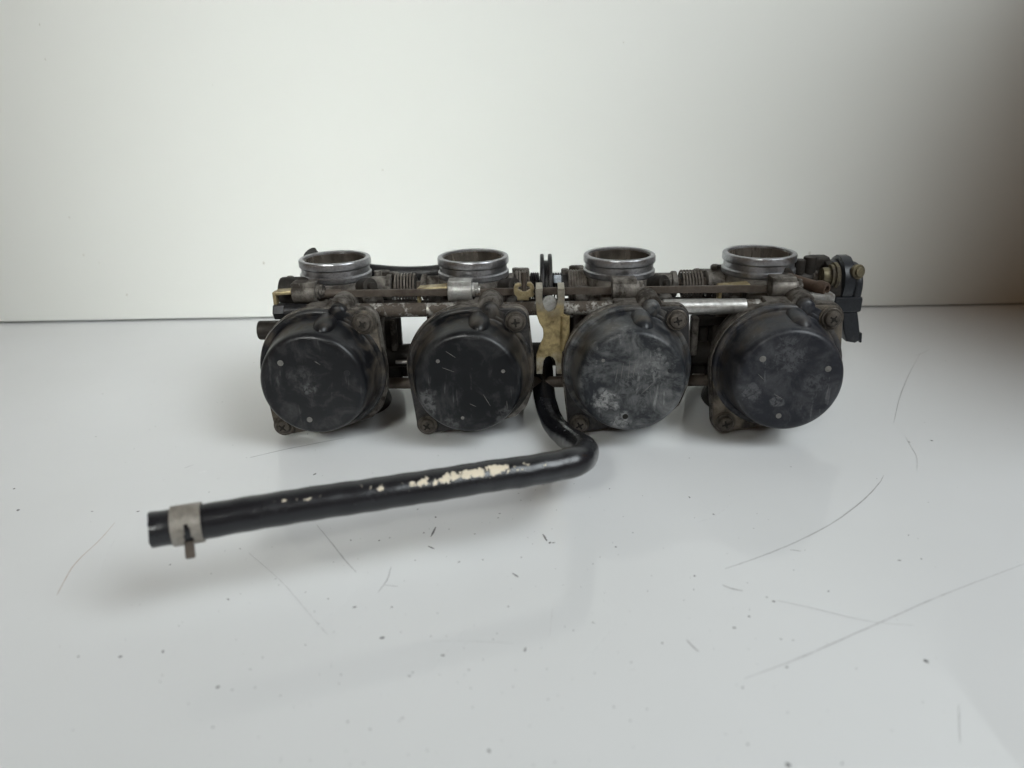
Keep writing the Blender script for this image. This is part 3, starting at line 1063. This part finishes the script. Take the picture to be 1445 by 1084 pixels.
solid = [[not in_slot(a, q) for q in range(NU)] for a in range(NA)]
for a in range(NA):
    a2 = (a + 1) % NA
    for q in range(NU):
        if not solid[a][q]:
            continue
        for s in (0, 1):
            g = grid[s]
            bm.faces.new((g[a][q], g[a][q + 1], g[a2][q + 1], g[a2][q]))
        g0, g1 = grid
        if q == 0 or not solid[a][q - 1]:
            bm.faces.new((g0[a][q], g0[a2][q], g1[a2][q], g1[a][q]))
        if q == NU - 1 or not solid[a][q + 1]:
            bm.faces.new((g0[a][q + 1], g0[a2][q + 1], g1[a2][q + 1], g1[a][q + 1]))
        if not solid[a - 1][q]:
            bm.faces.new((g0[a][q], g0[a][q + 1], g1[a][q + 1], g1[a][q]))
        if not solid[a2][q]:
            bm.faces.new((g0[a2][q], g0[a2][q + 1], g1[a2][q + 1], g1[a2][q]))
bmesh.ops.delete(bm, geom=[x for x in bm.verts if not x.link_faces], context='VERTS')
obj("hose_clamp", bm, M['clamp'], hose)
bm = bmesh.new()
th = math.radians(-44)
d = fr * math.cos(th) + up * math.sin(th)
base = p + d * (HOSE_R + 0.4)
dirt = (fr * 0.55 - up * 0.85).normalized()
side_ = t
nrm = dirt.cross(side_)
b2 = bmesh.new()
box(b2, (0, 0, 2.3), (3.3, 1.3, 6.4), 0.55)
Rm = Matrix((side_, nrm, dirt)).transposed()
bmesh.ops.rotate(b2, matrix=Rm, verts=b2.verts)
bmesh.ops.translate(b2, vec=base, verts=b2.verts)
_merge(bm, b2)
obj("clamp_tab", bm, M['rod'], hose)

# ------------------------------------------------------------------ scratches, hairs and specks on the table
MK = {'soft': plain("scratch_soft", (0.42, 0.42, 0.425)), 'dark': plain("scratch_dark", (0.10, 0.10, 0.105)), 'mid': plain("scratch_grey", (0.30, 0.30, 0.305)), 'faint': plain("scratch_faint", (0.54, 0.545, 0.55)),
      'brown': plain("scratch_brown", (0.36, 0.28, 0.23)), 'wall': plain("wall_speck", (0.40, 0.38, 0.33))}


def scratch(px, wmax, tone, name="scratch"):
    P = spline([onZ(a, b, 0.0, False) for a, b in px], 10) if len(px) > 1 else px
    bm = bmesh.new()
    n = len(P)
    rows = []
    for i, p in enumerate(P):
        t = (P[min(i + 1, n - 1)] - P[max(i - 1, 0)]).normalized()
        s = Vector((-t.y, t.x, 0))
        k = i / (n - 1)
        wd = 0.42 * wmax * (0.25 + 0.75 * math.sin(math.pi * min(1, max(0.02, k))) ** 0.6) * random.uniform(0.65, 1.15)
        j = random.uniform(-0.06, 0.06)
        rows.append((bm.verts.new((p.x + s.x * (wd + j), p.y + s.y * (wd + j), 0.09)), bm.verts.new((p.x, p.y, 0.16)), bm.verts.new((p.x - s.x * (wd - j), p.y - s.y * (wd - j), 0.09))))
    for A, B in zip(rows, rows[1:]):
        bm.faces.new((A[0], B[0], B[1], A[1]))
        bm.faces.new((A[1], B[1], B[2], A[2]))
    return obj(name, bm, MK[tone], table)


for px, wd, tone in [
    ([(353, 646), (400, 635), (440, 627), (487, 618)], 0.55, 'dark'),
    ([(462, 657), (475, 646), (485, 634)], 0.3, 'faint'),
    ([(447, 741), (470, 769), (488, 792), (503, 808)], 0.5, 'mid'),
    ([(352, 781), (371, 797), (400, 823), (430, 858), (462, 896)], 0.5, 'faint'),
    ([(430, 903), (470, 865), (505, 832)], 0.35, 'faint'),
    ([(552, 800), (546, 819), (533, 837)], 0.55, 'mid'),
    ([(543, 826), (562, 828)], 0.35, 'mid'),
    ([(162, 738), (140, 763), (105, 797), (80, 840)], 0.5, 'brown'),
    ([(163, 760), (150, 785), (142, 810)], 0.3, 'faint'),
    ([(1023, 803), (1075, 785), (1130, 762), (1180, 735), (1218, 706), (1240, 683), (1247, 671)], 0.62, 'mid'),
    ([(1050, 958), (1130, 928), (1230, 884), (1330, 840), (1445, 796)], 0.75, 'soft'),
    ([(1020, 826), (1033, 831), (1048, 834)], 0.75, 'mid'),
    ([(1098, 848), (1150, 859), (1222, 876), (1290, 883)], 0.4, 'faint'),
    ([(1298, 500), (1282, 530), (1270, 560), (1261, 597)], 0.45, 'mid'),
    ([(1312, 492), (1305, 497), (1292, 502)], 0.35, 'mid'),
    ([(1279, 618), (1285, 630), (1294, 645), (1294, 664)], 0.35, 'faint'),
    ([(610, 905), (660, 905), (725, 908)], 0.3, 'faint'),
    ([(590, 980), (610, 945), (655, 890)], 0.35, 'faint'),
    ([(969, 903), (977, 912), (986, 920)], 0.8, 'mid'),
    ([(1353, 995), (1354, 1020), (1355, 1048)], 0.35, 'faint'),
    ([(615, 744), (611, 752), (608, 758)], 1.2, 'dark'),
    ([(766, 754), (772, 764)], 1.1, 'dark'),
    ([(723, 809), (732, 815)], 0.9, 'dark'),
    ([(740, 920), (742, 914)], 0.9, 'dark'),
    ([(442, 671), (446, 668)], 1.5, 'dark'),
    ([(604, 771), (613, 775)], 1.0, 'dark'),
    ([(260, 661), (273, 656)], 0.4, 'mid'),
    ([(281, 668), (297, 663)], 1.6, 'faint'),
    ([(985, 737), (1010, 728), (1030, 712), (1034, 695)], 0.3, 'faint'),
    ([(1115, 776), (1130, 778)], 0.5, 'mid'),
    ([(780, 860), (776, 905)], 0.25, 'faint'),
    ([(820, 940), (850, 905), (870, 880)], 0.25, 'faint'),
]:
    scratch(px, wd, tone)

# crumbs of dirt, too many and too small to tell apart
bm = bmesh.new()


def crumb(bm, px, py, r, stretch=1.0, ang=0.0, h=0.25):
    p = onZ(px, py, 0, False)
    n = 7
    vs = []
    for k in range(n):
        a = 2 * math.pi * k / n
        rr = r * random.uniform(0.6, 1.25)
        x, y = rr * math.cos(a) * stretch, rr * math.sin(a)
        vs.append(bm.verts.new((p.x + x * math.cos(ang) - y * math.sin(ang), p.y + x * math.sin(ang) + y * math.cos(ang), 0.06)))
    top = bm.verts.new((p.x, p.y, h))
    for k in range(n):
        bm.faces.new((vs[k], vs[(k + 1) % n], top))


for _ in range(420):
    cx = random.gauss(650, 330)
    cy = random.uniform(470, 1080)
    if not (0 < cx < 1445):
        continue
    crumb(bm, cx, cy, random.choice([0.1, 0.13, 0.16, 0.2, 0.28]), random.uniform(1, 2.4), random.uniform(0, 3.1), 0.12)
for (a, b, r) in [(615, 730, .5), (598, 752, .4), (776, 766, .5), (781, 766, .4), (973, 702, .5), (1007, 726, .5), (980, 813, .45), (1082, 843, .4), (1092, 849, .4), (1057, 870, .5),
                  (893, 752, .45), (869, 772, .4), (535, 763, .4), (550, 759, .35), (586, 791, .3), (648, 793, .35), (681, 790, .3), (1036, 886, .45), (1315, 622, .7), (1283, 624, .6),
                  (1307, 933, .6), (1269, 791, .45), (1300, 789, .35), (240, 797, .4), (322, 846, .4), (500, 857, .5), (230, 920, .5), (170, 927, .5), (307, 970, .5), (540, 900, .6),
                  (625, 925, .5), (860, 690, .35), (703, 731, .4), (705, 725, .35), (1112, 1080, .7), (20, 690, .7), (26, 720, .7), (130, 722, .5), (195, 722, .5), (690, 1060, .6)]:
    crumb(bm, a, b, r, random.uniform(1, 1.9), random.uniform(0, 3.1))
o = obj("dirt_specks", bm, MK['dark'], table)
o["kind"] = "stuff"

bm = bmesh.new()
for (a, b, r) in [(118, 360, .5), (140, 371, .4), (179, 416, .6), (56, 35, .4), (64, 84, .4), (98, 307, .5), (372, 371, .7), (1142, 358, .8), (540, 240, .4), (1330, 560, .3), (880, 60, .4), (300, 120, .3)]:
    d = _ray(a, b)
    p = CAM + d * ((WALL_Y - CAM.y) / d.y)
    vs = []
    st = random.uniform(1, 2.5)
    for k in range(7):
        q = 2 * math.pi * k / 7
        rr = r * random.uniform(0.6, 1.2)
        vs.append(bm.verts.new((p.x + rr * math.cos(q), WALL_Y - 0.05, p.z + rr * st * math.sin(q))))
    top = bm.verts.new((p.x, WALL_Y - 0.2, p.z))
    for k in range(7):
        bm.faces.new((vs[k], vs[(k + 1) % 7], top))
o = obj("wall_specks", bm, MK['wall'], wall)
o["kind"] = "stuff"
